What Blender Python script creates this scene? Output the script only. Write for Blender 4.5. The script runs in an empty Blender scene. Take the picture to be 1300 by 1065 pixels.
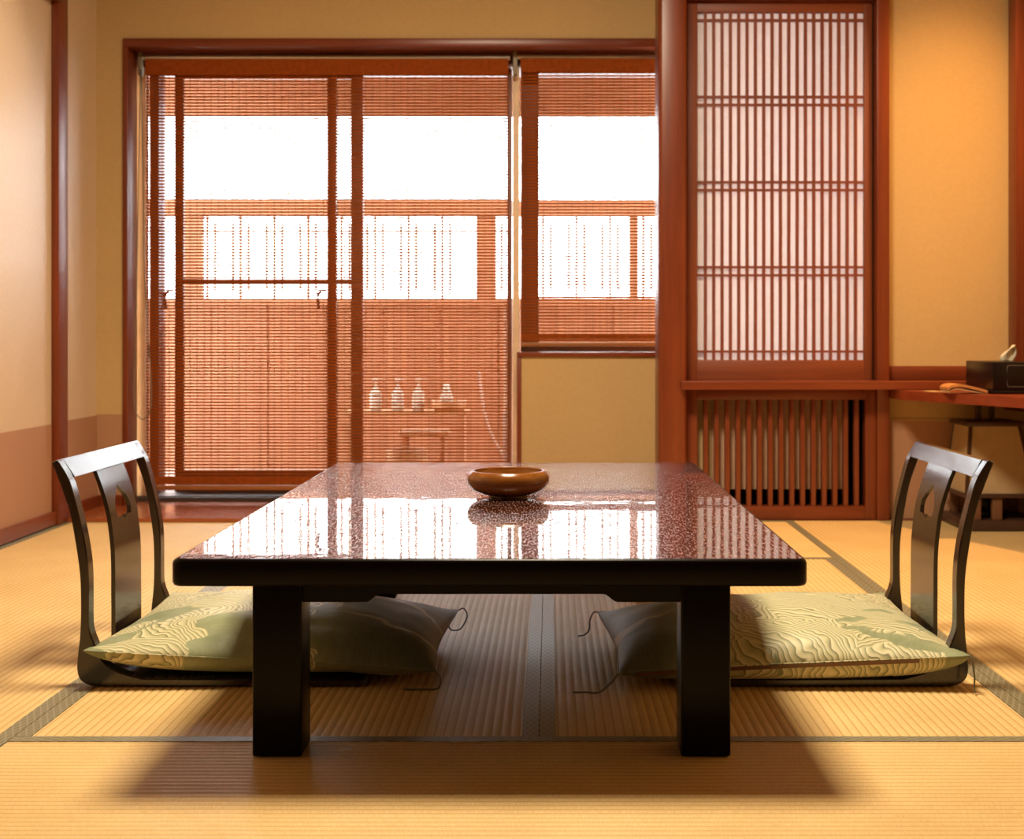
import bpy, bmesh, math, random
from mathutils import Vector, Matrix, noise
random.seed(7)
S = bpy.context.scene
COL = S.collection
PI = math.pi
F, CX, CY, H = 1655.0, 698.0, 430.0, 0.66        # focal length (px of 1300), vanishing point, eye height

# ------------------------------------------------------------------ camera, sky, exposure
cam_d = bpy.data.cameras.new('camera')
cam_d.sensor_width = 36.0
cam_d.lens = F / 1300.0 * 36.0
cam_d.shift_x = (650.0 - CX) / 1300.0
cam_d.shift_y = -(532.5 - CY) / 1300.0
cam_d.dof.use_dof = True
cam_d.dof.focus_distance = 2.4
cam_d.dof.aperture_fstop = 7.0
cam_d.clip_start = 0.02
cam = bpy.data.objects.new('camera', cam_d)
COL.objects.link(cam)
cam.location = (0, 0, H)
cam.rotation_euler = (PI / 2, 0, 0)
S.camera = cam

w = bpy.data.worlds.new('overcast_sky')
S.world = w
w.use_nodes = True
bg = w.node_tree.nodes['Background']
bg.inputs[0].default_value = (0.97, 0.97, 1.0, 1)
bg.inputs[1].default_value = 19.0

S.view_settings.view_transform = 'Standard'
S.view_settings.look = 'None'
S.view_settings.gamma = 1.0
S.view_settings.exposure = 0.0
S.view_settings.use_curve_mapping = False
S.cycles.max_bounces = 10
S.cycles.diffuse_bounces = 5
S.cycles.glossy_bounces = 4
S.cycles.transparent_max_bounces = 16
S.cycles.sample_clamp_indirect = 12.0
S.cycles.use_denoising = True

CEIL_LAMP = dict(loc=(-0.05, 2.62, 2.44), size=0.60, power=112.0, color=(1.0, 0.84, 0.60))
LEFT_SPOT = dict(loc=(-1.36, 4.15, 2.56), power=95.0, cone=62, color=(1.0, 0.72, 0.42))
RIGHT_SPOT = dict(loc=(1.45, 4.26, 2.56), power=225.0, cone=78, color=(1.0, 0.54, 0.20))

# ------------------------------------------------------------------ helpers
def PX(x, y, Y):
    return ((x - CX) / F * Y, Y, H - (y - CY) / F * Y)
def pxX(x, Y): return (x - CX) / F * Y
def pyZ(y, Y): return H - (y - CY) / F * Y

WL = {}                                            # world location of every object (no rotated parents)
def tag(o, label=None, cat=None, group=None, kind=None):
    if label: o['label'] = label
    if cat: o['category'] = cat
    if group: o['group'] = group
    if kind: o['kind'] = kind
    return o
def empty(name, loc):
    o = bpy.data.objects.new(name, None)
    o.empty_display_size = 0.05
    COL.objects.link(o)
    o.location = loc
    WL[o] = Vector(loc)
    return o
def thing(name, label, cat, loc, group=None):
    return tag(empty(name, loc), label, cat, group)
def link_mesh(name, me, mats, parent=None, loc=(0, 0, 0), rotz=0.0):
    o = bpy.data.objects.new(name, me)
    COL.objects.link(o)
    L = Vector(loc)
    WL[o] = L
    if parent is not None:
        o.parent = parent
        o.location = L - WL[parent]
    else:
        o.location = L
    o.rotation_euler = (0, 0, rotz)
    return o
def build(name, bm, mat, parent=None, smooth=False, center=True, angle=None):
    bmesh.ops.recalc_face_normals(bm, faces=bm.faces)
    me = bpy.data.meshes.new(name)
    c = Vector((0, 0, 0))
    if center and len(bm.verts):
        lo = Vector([min(v.co[i] for v in bm.verts) for i in range(3)])
        hi = Vector([max(v.co[i] for v in bm.verts) for i in range(3)])
        c = Vector(((lo.x + hi.x) / 2, (lo.y + hi.y) / 2, lo.z))
        bmesh.ops.translate(bm, verts=bm.verts, vec=-c)
    if smooth:
        for f in bm.faces: f.smooth = True
        if angle:
            for e in bm.edges:
                if len(e.link_faces) == 2 and e.calc_face_angle(0) > angle: e.smooth = False
    bm.to_mesh(me)
    bm.free()
    for m in (mat if isinstance(mat, (list, tuple)) else [mat]):
        me.materials.append(m)
    return link_mesh(name, me, mat, parent, c)
def add_box(bm, x0, x1, y0, y1, z0, z1, bevel=0.0, seg=2):
    r = bmesh.ops.create_cube(bm, size=1.0)
    vs = r['verts']
    for v in vs:
        v.co = Vector(((x0 + x1) / 2 + v.co.x * (x1 - x0), (y0 + y1) / 2 + v.co.y * (y1 - y0), (z0 + z1) / 2 + v.co.z * (z1 - z0)))
    if bevel > 0:
        es = list({e for v in vs for e in v.link_edges})
        bmesh.ops.bevel(bm, geom=es, offset=bevel, segments=seg, profile=0.5, affect='EDGES')
def box(name, x0, x1, y0, y1, z0, z1, mat, parent=None, bevel=0.0, seg=2):
    bm = bmesh.new()
    add_box(bm, x0, x1, y0, y1, z0, z1, bevel, seg)
    return build(name, bm, mat, parent, smooth=bevel > 0, angle=0.6)
def boxes(name, lst, mat, parent=None, bevel=0.0):
    bm = bmesh.new()
    for b in lst: add_box(bm, *b, bevel)
    return build(name, bm, mat, parent)
def add_prism(bm, pts, axis, a, b):
    """polygon pts (2D) extruded along axis from a to b. axis 'y': pts are (x,z); 'z': pts are (x,y)"""
    def co(p, t):
        return (p[0], t, p[1]) if axis == 'y' else ((p[0], p[1], t) if axis == 'z' else (t, p[0], p[1]))
    va = [bm.verts.new(co(p, a)) for p in pts]
    vb = [bm.verts.new(co(p, b)) for p in pts]
    n = len(pts)
    fa = bm.faces.new(va)
    fb = bm.faces.new(list(reversed(vb)))
    for i in range(n):
        bm.faces.new((va[i], vb[i], vb[(i + 1) % n], va[(i + 1) % n]))
    return fa, fb
def add_lathe(bm, prof, cx, cy, z0, n=48):
    rings = []
    for r, z in prof:
        if r < 1e-6:
            rings.append([bm.verts.new((cx, cy, z0 + z))])
        else:
            rings.append([bm.verts.new((cx + r * math.cos(2 * PI * k / n), cy + r * math.sin(2 * PI * k / n), z0 + z)) for k in range(n)])
    for a, b in zip(rings, rings[1:]):
        for k in range(n):
            k2 = (k + 1) % n
            if len(a) == 1 and len(b) == 1: continue
            if len(a) == 1: bm.faces.new((a[0], b[k], b[k2]))
            elif len(b) == 1: bm.faces.new((a[k], b[0], a[k2]))
            else: bm.faces.new((a[k], b[k], b[k2], a[k2]))
def catmull(pts, n=8):
    P = [Vector(p) for p in pts]
    P = [P[0] * 2 - P[1]] + P + [P[-1] * 2 - P[-2]]
    out = []
    for i in range(1, len(P) - 2):
        for k in range(n):
            t = k / n
            out.append(0.5 * ((2 * P[i]) + (P[i + 1] - P[i - 1]) * t + (2 * P[i - 1] - 5 * P[i] + 4 * P[i + 1] - P[i + 2]) * t * t
                              + (3 * P[i] - P[i - 1] - 3 * P[i + 1] + P[i + 2]) * t ** 3))
    out.append(P[-2].copy())
    return out
def add_tube(bm, pts, r, n=8):
    P = [Vector(p) for p in pts]
    rings = []
    up = Vector((0, 0, 1))
    for i, p in enumerate(P):
        d = (P[min(i + 1, len(P) - 1)] - P[max(i - 1, 0)]).normalized()
        a = d.cross(up)
        if a.length < 1e-3: a = d.cross(Vector((1, 0, 0)))
        a.normalize()
        b = d.cross(a)
        rings.append([bm.verts.new(p + r * (math.cos(2 * PI * k / n) * a + math.sin(2 * PI * k / n) * b)) for k in range(n)])
    for A, B in zip(rings, rings[1:]):
        for k in range(n):
            bm.faces.new((A[k], A[(k + 1) % n], B[(k + 1) % n], B[k]))
    bm.faces.new(rings[0])
    bm.faces.new(list(reversed(rings[-1])))

# ------------------------------------------------------------------ materials
def new_mat(name):
    m = bpy.data.materials.new(name)
    m.use_nodes = True
    nt = m.node_tree
    return m, nt, nt.nodes['Principled BSDF']
def N(nt, kind, **kw):
    n = nt.nodes.new(kind)
    for k, v in kw.items(): setattr(n, k, v)
    return n
def L(nt, a, b): nt.links.new(a, b)
def math_n(nt, op, a, b=None, clamp=False):
    n = N(nt, 'ShaderNodeMath', operation=op)
    n.use_clamp = clamp
    for i, v in enumerate((a, b)):
        if v is None: continue
        if isinstance(v, (int, float)): n.inputs[i].default_value = v
        else: L(nt, v, n.inputs[i])
    return n.outputs[0]
def ramp(nt, fac, stops):
    r = N(nt, 'ShaderNodeValToRGB')
    e = r.color_ramp.elements
    while len(e) < len(stops): e.new(0.5)
    for el, (p, c) in zip(e, stops):
        el.position = p
        el.color = (*c, 1)
    L(nt, fac, r.inputs[0])
    return r.outputs[0]
def coords(nt, scale=(1, 1, 1)):
    tc = N(nt, 'ShaderNodeTexCoord')
    mp = N(nt, 'ShaderNodeMapping')
    mp.inputs['Scale'].default_value = scale
    L(nt, tc.outputs['Object'], mp.inputs[0])
    return mp.outputs[0]
def noise_n(nt, vec, scale, detail=3.0, rough=0.5, dist=0.0):
    n = N(nt, 'ShaderNodeTexNoise')
    n.inputs['Scale'].default_value = scale
    n.inputs['Detail'].default_value = detail
    n.inputs['Roughness'].default_value = rough
    n.inputs['Distortion'].default_value = dist
    L(nt, vec, n.inputs['Vector'])
    return n.outputs['Fac']
def bump(nt, b, height, strength, dist):
    n = N(nt, 'ShaderNodeBump')
    n.inputs['Strength'].default_value = strength
    n.inputs['Distance'].default_value = dist
    L(nt, height, n.inputs['Height'])
    L(nt, n.outputs[0], b.inputs['Normal'])
def plain(name, col, rough=0.5, metal=0.0, spec=0.5, var=0.08, scale=20.0, bmp=0.0):
    m, nt, b = new_mat(name)
    v = coords(nt)
    f = noise_n(nt, v, scale)
    lo = tuple(c * (1 - var) for c in col)
    hi = tuple(min(1, c * (1 + var)) for c in col)
    L(nt, ramp(nt, f, [(0.3, lo), (0.7, hi)]), b.inputs['Base Color'])
    b.inputs['Roughness'].default_value = rough
    b.inputs['Metallic'].default_value = metal
    b.inputs['Specular IOR Level'].default_value = spec
    if bmp: bump(nt, b, f, bmp, 0.002)
    return m
def wood(name, dark, light, axis='z', rough=0.35, spec=0.5, scale=1.0):
    m, nt, b = new_mat(name)
    s = {'x': (1.2, 28, 28), 'y': (28, 1.2, 28), 'z': (28, 28, 1.2)}[axis]
    v = coords(nt, tuple(k * scale for k in s))
    f = noise_n(nt, v, 1.6, 5.0, 0.6, 0.35)
    v2 = coords(nt, tuple(k * scale * 6 for k in s))
    f2 = noise_n(nt, v2, 1.5, 3.0, 0.6)
    g = math_n(nt, 'ADD', math_n(nt, 'MULTIPLY', f, 0.7), math_n(nt, 'MULTIPLY', f2, 0.3))
    L(nt, ramp(nt, g, [(0.32, dark), (0.66, light)]), b.inputs['Base Color'])
    b.inputs['Roughness'].default_value = rough
    b.inputs['Specular IOR Level'].default_value = spec
    bump(nt, b, g, 0.08, 0.001)
    return m

RD, RL = (0.125, 0.023, 0.006), (0.21, 0.040, 0.010)
M = {}
for ax in 'xyz':
    M['trim_' + ax] = wood('red_brown_wood_' + ax, RD, RL, ax, 0.33)
    M['shoji_' + ax] = wood('shoji_wood_' + ax, (0.15, 0.030, 0.008), (0.24, 0.054, 0.013), ax, 0.5)
    M['fence_' + ax] = wood('terrace_wood_' + ax, (0.23, 0.088, 0.034), (0.36, 0.148, 0.062), ax, 0.7)
    M['door_' + ax] = wood('door_wood_' + ax, (0.10, 0.035, 0.012), (0.18, 0.06, 0.02), ax, 0.45)
M['floorwood'] = wood('polished_floor_wood', (0.20, 0.045, 0.013), (0.32, 0.085, 0.025), 'x', 0.22)
M['desk'] = wood('desk_wood', (0.15, 0.024, 0.007), (0.25, 0.045, 0.012), 'y', 0.35)

def wallpaper(name, col, rough=0.75, spec=0.25):
    m, nt, b = new_mat(name)
    v = coords(nt)
    f = noise_n(nt, v, 90.0, 4.0, 0.6)
    f2 = noise_n(nt, v, 2.2, 2.0, 0.5)
    g = math_n(nt, 'ADD', math_n(nt, 'MULTIPLY', f, 0.6), math_n(nt, 'MULTIPLY', f2, 0.4))
    L(nt, ramp(nt, g, [(0.3, tuple(c * 0.93 for c in col)), (0.7, tuple(min(1, c * 1.05) for c in col))]), b.inputs['Base Color'])
    b.inputs['Roughness'].default_value = rough
    b.inputs['Specular IOR Level'].default_value = spec
    bump(nt, b, f, 0.12, 0.001)
    return m
M['wall'] = wallpaper('ochre_wallpaper', (0.52, 0.35, 0.155))
M['wall_l'] = wallpaper('wallpaper_lit', (0.64, 0.49, 0.32), 0.40, 0.5)  # same paper as the other walls, paler to carry the left wall's light
M['dado'] = wallpaper('pinkish_dado', (0.42, 0.22, 0.12), 0.6, 0.3)
M['front'] = plain('dark_wood_panelling', (0.10, 0.05, 0.025), 0.6)
M['ceil'] = plain('ceiling_board', (0.24, 0.15, 0.07), 0.8)
M['dark_gap'] = plain('dark_gap_filler', (0.10, 0.075, 0.05), 0.8)

def tatami():
    m, nt, b = new_mat('woven_rush')
    tc = N(nt, 'ShaderNodeTexCoord')
    sp = N(nt, 'ShaderNodeSeparateXYZ')
    L(nt, tc.outputs['Object'], sp.inputs[0])
    p = 0.0158
    u = math_n(nt, 'FRACT', math_n(nt, 'ADD', math_n(nt, 'DIVIDE', sp.outputs[0], p), 0.5))
    g = math_n(nt, 'ABSOLUTE', math_n(nt, 'SUBTRACT', u, 0.5))          # 0 on the crest, .5 in the groove
    v = coords(nt, (60, 620, 1))
    f = noise_n(nt, v, 1.0, 2.0, 0.5)
    v2 = coords(nt, (1, 1, 1))
    f2 = noise_n(nt, v2, 5.0, 3.0, 0.55)
    mixf = math_n(nt, 'ADD', math_n(nt, 'MULTIPLY', f, 0.6), math_n(nt, 'MULTIPLY', f2, 0.4))
    base = ramp(nt, mixf, [(0.3, (0.54, 0.35, 0.13)), (0.72, (0.76, 0.54, 0.25))])
    mx = N(nt, 'ShaderNodeMix', data_type='RGBA')
    gr = ramp(nt, g, [(0.36, (0, 0, 0)), (0.5, (1, 1, 1))])
    L(nt, gr, mx.inputs[0])
    L(nt, base, mx.inputs[6])
    mx.inputs[7].default_value = (0.44, 0.25, 0.075, 1)
    L(nt, mx.outputs[2], b.inputs['Base Color'])
    b.inputs['Roughness'].default_value = 0.52
    b.inputs['Specular IOR Level'].default_value = 0.45
    bump(nt, b, f, 0.25, 0.0008)
    return m
M['tatami'] = tatami()
def heri():
    m, nt, b = new_mat('mat_border_cloth')
    tc = N(nt, 'ShaderNodeTexCoord')
    sp = N(nt, 'ShaderNodeSeparateXYZ')
    L(nt, tc.outputs['Object'], sp.inputs[0])
    u = math_n(nt, 'DIVIDE', sp.outputs[0], 0.0125)
    v = math_n(nt, 'DIVIDE', sp.outputs[1], 0.030)
    ds = []
    for op in ('ADD', 'SUBTRACT'):
        fr = math_n(nt, 'FRACT', math_n(nt, op, v, u))
        ds.append(math_n(nt, 'ABSOLUTE', math_n(nt, 'SUBTRACT', fr, 0.5)))
    d = math_n(nt, 'MINIMUM', ds[0], ds[1])
    c = ramp(nt, d, [(0.06, (0.26, 0.235, 0.16)), (0.18, (0.15, 0.128, 0.062))])
    L(nt, c, b.inputs['Base Color'])
    b.inputs['Roughness'].default_value = 0.42
    b.inputs['Specular IOR Level'].default_value = 0.8
    f = noise_n(nt, coords(nt, (900, 900, 900)), 1.0, 2.0)
    bump(nt, b, f, 0.3, 0.0006)
    return m
M['heri'] = heri()

def table_top_mat():
    m, nt, b = new_mat('speckled_lacquer')
    v = coords(nt)
    f = noise_n(nt, coords(nt, (330, 50, 1)), 1.0, 0.0, 0.5)
    f1 = noise_n(nt, v, 24.0, 1.0, 0.5)
    c = ramp(nt, f, [(0.48, (0.016, 0.004, 0.003)), (0.56, (0.05, 0.014, 0.009)), (0.64, (0.40, 0.21, 0.165))])
    L(nt, c, b.inputs['Base Color'])
    L(nt, ramp(nt, f, [(0.55, (0, 0, 0)), (0.63, (0.65, 0.65, 0.65))]), b.inputs['Metallic'])
    b.inputs['Roughness'].default_value = 0.33
    b.inputs['IOR'].default_value = 1.5
    b.inputs['Specular IOR Level'].default_value = 0.12
    b.inputs['Coat Weight'].default_value = 1.0
    b.inputs['Coat Roughness'].default_value = 0.012
    b.inputs['Coat IOR'].default_value = 1.5
    bump(nt, b, f, 0.5, 0.0003)
    n2 = N(nt, 'ShaderNodeBump')
    n2.inputs['Strength'].default_value = 1.0
    n2.inputs['Distance'].default_value = 0.000018
    L(nt, math_n(nt, 'ADD', math_n(nt, 'MULTIPLY', f, 0.3), math_n(nt, 'MULTIPLY', f1, 4.0)), n2.inputs['Height'])
    L(nt, n2.outputs[0], b.inputs['Coat Normal'])
    return m
M['lacquer_top'] = table_top_mat()
M['lacquer'] = plain('black_brown_lacquer', (0.003, 0.0014, 0.001), 0.28, spec=0.12, var=0.15, scale=8)
M['chair'] = plain('dark_brown_lacquer', (0.013, 0.006, 0.0045), 0.15, spec=0.7, var=0.15, scale=8)
def bowl_mat():
    m, nt, b = new_mat('honey_lacquered_wood')
    v = coords(nt, (14, 14, 70))
    f = noise_n(nt, v, 1.4, 4.0, 0.6, 0.4)
    L(nt, ramp(nt, f, [(0.3, (0.12, 0.036, 0.006)), (0.7, (0.25, 0.085, 0.013))]), b.inputs['Base Color'])
    b.inputs['Roughness'].default_value = 0.2
    return m
M['bowl'] = bowl_mat()

def brocade(name, sgn, edge, shift):
    m, nt, b = new_mat(name)
    v0 = coords(nt)
    sx = N(nt, 'ShaderNodeSeparateXYZ')
    L(nt, v0, sx.inputs[0])
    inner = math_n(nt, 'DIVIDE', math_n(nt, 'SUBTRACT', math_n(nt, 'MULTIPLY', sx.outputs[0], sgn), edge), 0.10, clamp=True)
    sh = N(nt, 'ShaderNodeVectorMath', operation='ADD')
    L(nt, v0, sh.inputs[0])
    sh.inputs[1].default_value = shift
    v = sh.outputs[0]
    warp = N(nt, 'ShaderNodeTexNoise')
    warp.inputs['Scale'].default_value = 11.0
    warp.inputs['Detail'].default_value = 2.0
    L(nt, v, warp.inputs['Vector'])
    va = N(nt, 'ShaderNodeVectorMath', operation='MULTIPLY_ADD')
    L(nt, warp.outputs['Color'], va.inputs[0])
    va.inputs[1].default_value = (0.085, 0.085, 0.0)
    mp = N(nt, 'ShaderNodeMapping')
    mp.inputs['Rotation'].default_value = (0, 0, 0.6)
    mp.inputs['Scale'].default_value = (0.75, 1.15, 0.0)
    L(nt, v, mp.inputs[0])
    L(nt, mp.outputs[0], va.inputs[2])
    vo = N(nt, 'ShaderNodeTexVoronoi', feature='F1')
    vo.inputs['Scale'].default_value = 7.5
    L(nt, va.outputs[0], vo.inputs['Vector'])
    sc = N(nt, 'ShaderNodeSeparateColor')
    L(nt, vo.outputs['Color'], sc.inputs[0])
    ang = math_n(nt, 'ADD', math_n(nt, 'MULTIPLY', sc.outputs[0], 2.2), 0.2)
    xyz = N(nt, 'ShaderNodeSeparateXYZ')
    L(nt, va.outputs[0], xyz.inputs[0])
    line = math_n(nt, 'ADD', math_n(nt, 'MULTIPLY', xyz.outputs[0], math_n(nt, 'COSINE', ang)), math_n(nt, 'MULTIPLY', xyz.outputs[1], math_n(nt, 'SINE', ang)))
    wav = noise_n(nt, v, 26.0, 1.0, 0.5)
    ph = math_n(nt, 'ADD', math_n(nt, 'ADD', math_n(nt, 'MULTIPLY', line, 100.0), math_n(nt, 'MULTIPLY', vo.outputs['Distance'], 5.0)), math_n(nt, 'MULTIPLY', wav, 1.3))
    tri = math_n(nt, 'FRACT', ph)
    stripes = ramp(nt, tri, [(0.0, (0.15, 0.13, 0.06)), (0.10, (0.22, 0.20, 0.09)), (0.20, (0.64, 0.60, 0.39)), (0.58, (0.52, 0.48, 0.27)), (1.0, (0.28, 0.29, 0.14))])
    k = noise_n(nt, va.outputs[0], 5.5, 1.0, 0.5)
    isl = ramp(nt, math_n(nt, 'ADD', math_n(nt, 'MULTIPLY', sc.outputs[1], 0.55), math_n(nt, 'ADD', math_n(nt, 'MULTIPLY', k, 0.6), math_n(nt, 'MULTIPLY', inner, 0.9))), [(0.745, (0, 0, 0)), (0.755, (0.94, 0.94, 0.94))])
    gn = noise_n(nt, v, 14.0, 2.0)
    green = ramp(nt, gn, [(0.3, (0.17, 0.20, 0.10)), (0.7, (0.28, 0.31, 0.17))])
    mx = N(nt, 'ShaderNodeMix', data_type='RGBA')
    # half under the table: grey-green, thin cream outlines, table shade darkened into it
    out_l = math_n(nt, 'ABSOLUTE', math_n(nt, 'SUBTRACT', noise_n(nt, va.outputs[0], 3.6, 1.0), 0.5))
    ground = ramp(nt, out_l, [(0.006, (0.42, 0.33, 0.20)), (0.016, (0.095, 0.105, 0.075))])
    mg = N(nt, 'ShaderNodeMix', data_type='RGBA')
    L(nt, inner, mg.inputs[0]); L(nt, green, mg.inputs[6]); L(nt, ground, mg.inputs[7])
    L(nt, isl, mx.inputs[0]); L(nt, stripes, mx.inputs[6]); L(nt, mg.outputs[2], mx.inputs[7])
    L(nt, mx.outputs[2], b.inputs['Base Color'])
    b.inputs['Roughness'].default_value = 0.48
    b.inputs['Sheen Weight'].default_value = 0.15
    fine = noise_n(nt, coords(nt, (700, 700, 700)), 1.0, 1.0)
    hh = math_n(nt, 'ADD', math_n(nt, 'MULTIPLY', tri, math_n(nt, 'SUBTRACT', 1.0, inner)), math_n(nt, 'MULTIPLY', fine, 0.3))
    bump(nt, b, hh, 0.28, 0.002)
    return m
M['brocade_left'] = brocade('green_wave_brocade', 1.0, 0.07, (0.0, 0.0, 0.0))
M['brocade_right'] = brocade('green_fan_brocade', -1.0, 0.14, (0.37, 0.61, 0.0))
M['cord'] = plain('olive_cord', (0.10, 0.085, 0.04), 0.7)
M['zip'] = plain('brown_zip_tape', (0.13, 0.06, 0.025), 0.5)

def translucent(name, col, tcol, frac, rough=0.8, var=0.05, scale=30):
    m = bpy.data.materials.new(name)
    m.use_nodes = True
    nt = m.node_tree
    nt.nodes.clear()
    out = N(nt, 'ShaderNodeOutputMaterial')
    mix = N(nt, 'ShaderNodeMixShader')
    d = N(nt, 'ShaderNodeBsdfDiffuse')
    t = N(nt, 'ShaderNodeBsdfTranslucent')
    v = coords(nt)
    f = noise_n(nt, v, scale)
    L(nt, ramp(nt, f, [(0.3, tuple(c * (1 - var) for c in col)), (0.7, tuple(min(1, c * (1 + var)) for c in col))]), d.inputs[0])
    t.inputs[0].default_value = (*tcol, 1)
    mix.inputs[0].default_value = frac
    L(nt, d.outputs[0], mix.inputs[1]); L(nt, t.outputs[0], mix.inputs[2])
    L(nt, mix.outputs[0], out.inputs[0])
    return m
M['paper'] = translucent('shoji_paper', (0.80, 0.75, 0.69), (0.78, 0.73, 0.73), 0.50)
M['slat'] = translucent('bamboo_slat', (0.34, 0.078, 0.014), (0.46, 0.115, 0.018), 0.25, var=0.2, scale=60)
M['thread'] = translucent('blind_thread', (0.22, 0.07, 0.02), (0.3, 0.1, 0.03), 0.2)
M['lamp_paper'] = translucent('lamp_paper', (0.46, 0.33, 0.18), (0.4, 0.3, 0.18), 0.12)
M['tissue'] = translucent('tissue_paper', (0.85, 0.78, 0.62), (0.6, 0.55, 0.45), 0.3)

def glass():
    m = bpy.data.materials.new('window_glass')
    m.use_nodes = True
    nt = m.node_tree
    nt.nodes.clear()
    out = N(nt, 'ShaderNodeOutputMaterial')
    mix = N(nt, 'ShaderNodeMixShader')
    fr = N(nt, 'ShaderNodeFresnel'); fr.inputs[0].default_value = 1.45
    t = N(nt, 'ShaderNodeBsdfTransparent'); t.inputs[0].default_value = (0.95, 0.97, 0.96, 1)
    g = N(nt, 'ShaderNodeBsdfGlossy'); g.inputs['Roughness'].default_value = 0.02
    L(nt, fr.outputs[0], mix.inputs[0]); L(nt, t.outputs[0], mix.inputs[1]); L(nt, g.outputs[0], mix.inputs[2])
    L(nt, mix.outputs[0], out.inputs[0])
    return m
M['glass'] = glass()
M['alu'] = plain('pale_aluminium', (0.62, 0.58, 0.52), 0.3, 0.9, var=0.03)
M['cream_frame'] = plain('cream_window_frame', (0.74, 0.56, 0.36), 0.5)
M['track'] = plain('dark_door_track', (0.05, 0.03, 0.02), 0.5)
M['rail_gold'] = wood('blind_rail_wood', (0.26, 0.09, 0.025), (0.38, 0.14, 0.04), 'x', 0.4)
M['bracket'] = plain('grey_bracket', (0.22, 0.18, 0.12), 0.5, 0.3)
M['grille_panel'] = plain('grey_brown_panel', (0.62, 0.40, 0.27), 0.6)
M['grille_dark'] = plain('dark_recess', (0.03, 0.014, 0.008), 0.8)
M['cream_board'] = plain('cream_board', (0.55, 0.38, 0.18), 0.7)
M['black_box'] = plain('black_lacquer_box', (0.008, 0.004, 0.003), 0.3, spec=0.25)
M['black_wood'] = plain('dark_lamp_wood', (0.045, 0.018, 0.010), 0.4, var=0.2)
M['lamp_leg'] = wood('lamp_leg_wood', (0.10, 0.04, 0.015), (0.17, 0.07, 0.03), 'z', 0.5)
M['leather'] = plain('tan_cloth', (0.50, 0.20, 0.055), 0.6, bmp=0.1)
M['leather_pale'] = plain('pale_tan_lining', (0.55, 0.33, 0.17), 0.7)
M['slip'] = plain('paper_slip', (0.50, 0.32, 0.14), 0.7)
M['plastic'] = plain('white_bottle_plastic', (0.44, 0.36, 0.26), 0.35)
M['terrace'] = plain('terrace_stone', (0.36, 0.26, 0.20), 0.8, var=0.25, scale=6)
M['render'] = plain('terrace_wall_plaster', (0.55, 0.33, 0.22), 0.8)
M['hose'] = plain('pale_hose', (0.40, 0.26, 0.18), 0.5)
M['tub'] = wood('pale_cedar', (0.30, 0.13, 0.045), (0.40, 0.19, 0.07), 'z', 0.6)
M['bamboo'] = plain('bamboo_rod', (0.40, 0.22, 0.10), 0.5)
def emit(name, col, s):
    m = bpy.data.materials.new(name)
    m.use_nodes = True
    nt = m.node_tree
    b = nt.nodes['Principled BSDF']
    b.inputs['Base Color'].default_value = (*col, 1)
    b.inputs['Emission Color'].default_value = (*col, 1)
    b.inputs['Emission Strength'].default_value = s
    return m

# ================================================================== the room shell
XL, XR = -1.76, 1.724
YF, YW, YB = -0.464, 5.06, 4.78                    # behind the camera, window wall, shoji wall
ZC = 2.60
WB = 4.735                                         # back end of the mats
fl = box('floor', XL - 0.02, XR + 0.02, YF - 0.02, 5.17, -0.12, -0.05, M['dark_gap'])
tag(fl, kind='structure')

HW = 0.0275
def mat_mesh(wd, ln):
    """a mat with woven ridges along its long (local Y) side; its cloth borders are separate"""
    bm = bmesh.new()
    inner = wd - 2 * HW - 0.001
    p = 0.0158
    xs = []
    x = -inner / 2
    step = p / 6
    k0 = math.ceil((-inner / 2) / step)
    k1 = math.floor((inner / 2) / step)
    xs = [-inner / 2] + [k * step for k in range(k0, k1 + 1)] + [inner / 2]
    def z(x): return -0.0011 * (0.5 - 0.5 * math.cos(2 * PI * x / p)) ** 2
    a = [bm.verts.new((x, -ln / 2, z(x))) for x in xs]
    b = [bm.verts.new((x, ln / 2, z(x))) for x in xs]
    for i in range(len(xs) - 1):
        bm.faces.new((a[i], a[i + 1], b[i + 1], b[i])).smooth = True
    add_box(bm, -wd / 2, wd / 2, -ln / 2, ln / 2, -0.05, -0.0016)
    me = bpy.data.meshes.new('tatami_mat')
    bm.to_mesh(me); bm.free()
    me.materials.append(M['tatami'])
    return me
def border_mesh(ln):
    bm = bmesh.new()
    add_box(bm, -HW / 2, HW / 2, -ln / 2, ln / 2, -0.0014, 0.0008)
    me = bpy.data.meshes.new('border')
    bm.to_mesh(me); bm.free()
    me.materials.append(M['heri'])
    return me
_mm, _bm = {}, {}
def lay_mat(x0, x1, y0, y1, along):
    g = 0.0006
    x0 += g; x1 -= g; y0 += g; y1 -= g
    wd, ln = (x1 - x0, y1 - y0) if along == 'y' else (y1 - y0, x1 - x0)
    key = (round(wd, 4), round(ln, 4))
    if key not in _mm: _mm[key] = mat_mesh(wd, ln)
    if key[1] not in _bm: _bm[key[1]] = border_mesh(ln)
    c = Vector(((x0 + x1) / 2, (y0 + y1) / 2, 0))
    rz = 0 if along == 'y' else PI / 2
    o = link_mesh('tatami_mat', _mm[key], None, fl, c, rz)
    for s in (-1, 1):
        b = bpy.data.objects.new('border', _bm[key[1]])
        COL.objects.link(b)
        b.parent = o
        b.location = (s * (wd / 2 - HW / 2), 0, 0)
XC, T, T2 = -0.018, 0.871, 1.742
xa, xb = XC - T, XC + T
Y0 = 2.163
lay_mat(xa, XC, Y0, Y0 + T2, 'y')
lay_mat(XC, xb, Y0, Y0 + T2, 'y')
lay_mat(xa, xb, Y0 + T2, WB, 'x')
lay_mat(xa, xb, Y0 - T, Y0, 'x')
lay_mat(xa, xb, Y0 - 2 * T, Y0 - T, 'x')
lay_mat(xa, xb, YF, Y0 - 2 * T, 'x')
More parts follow.
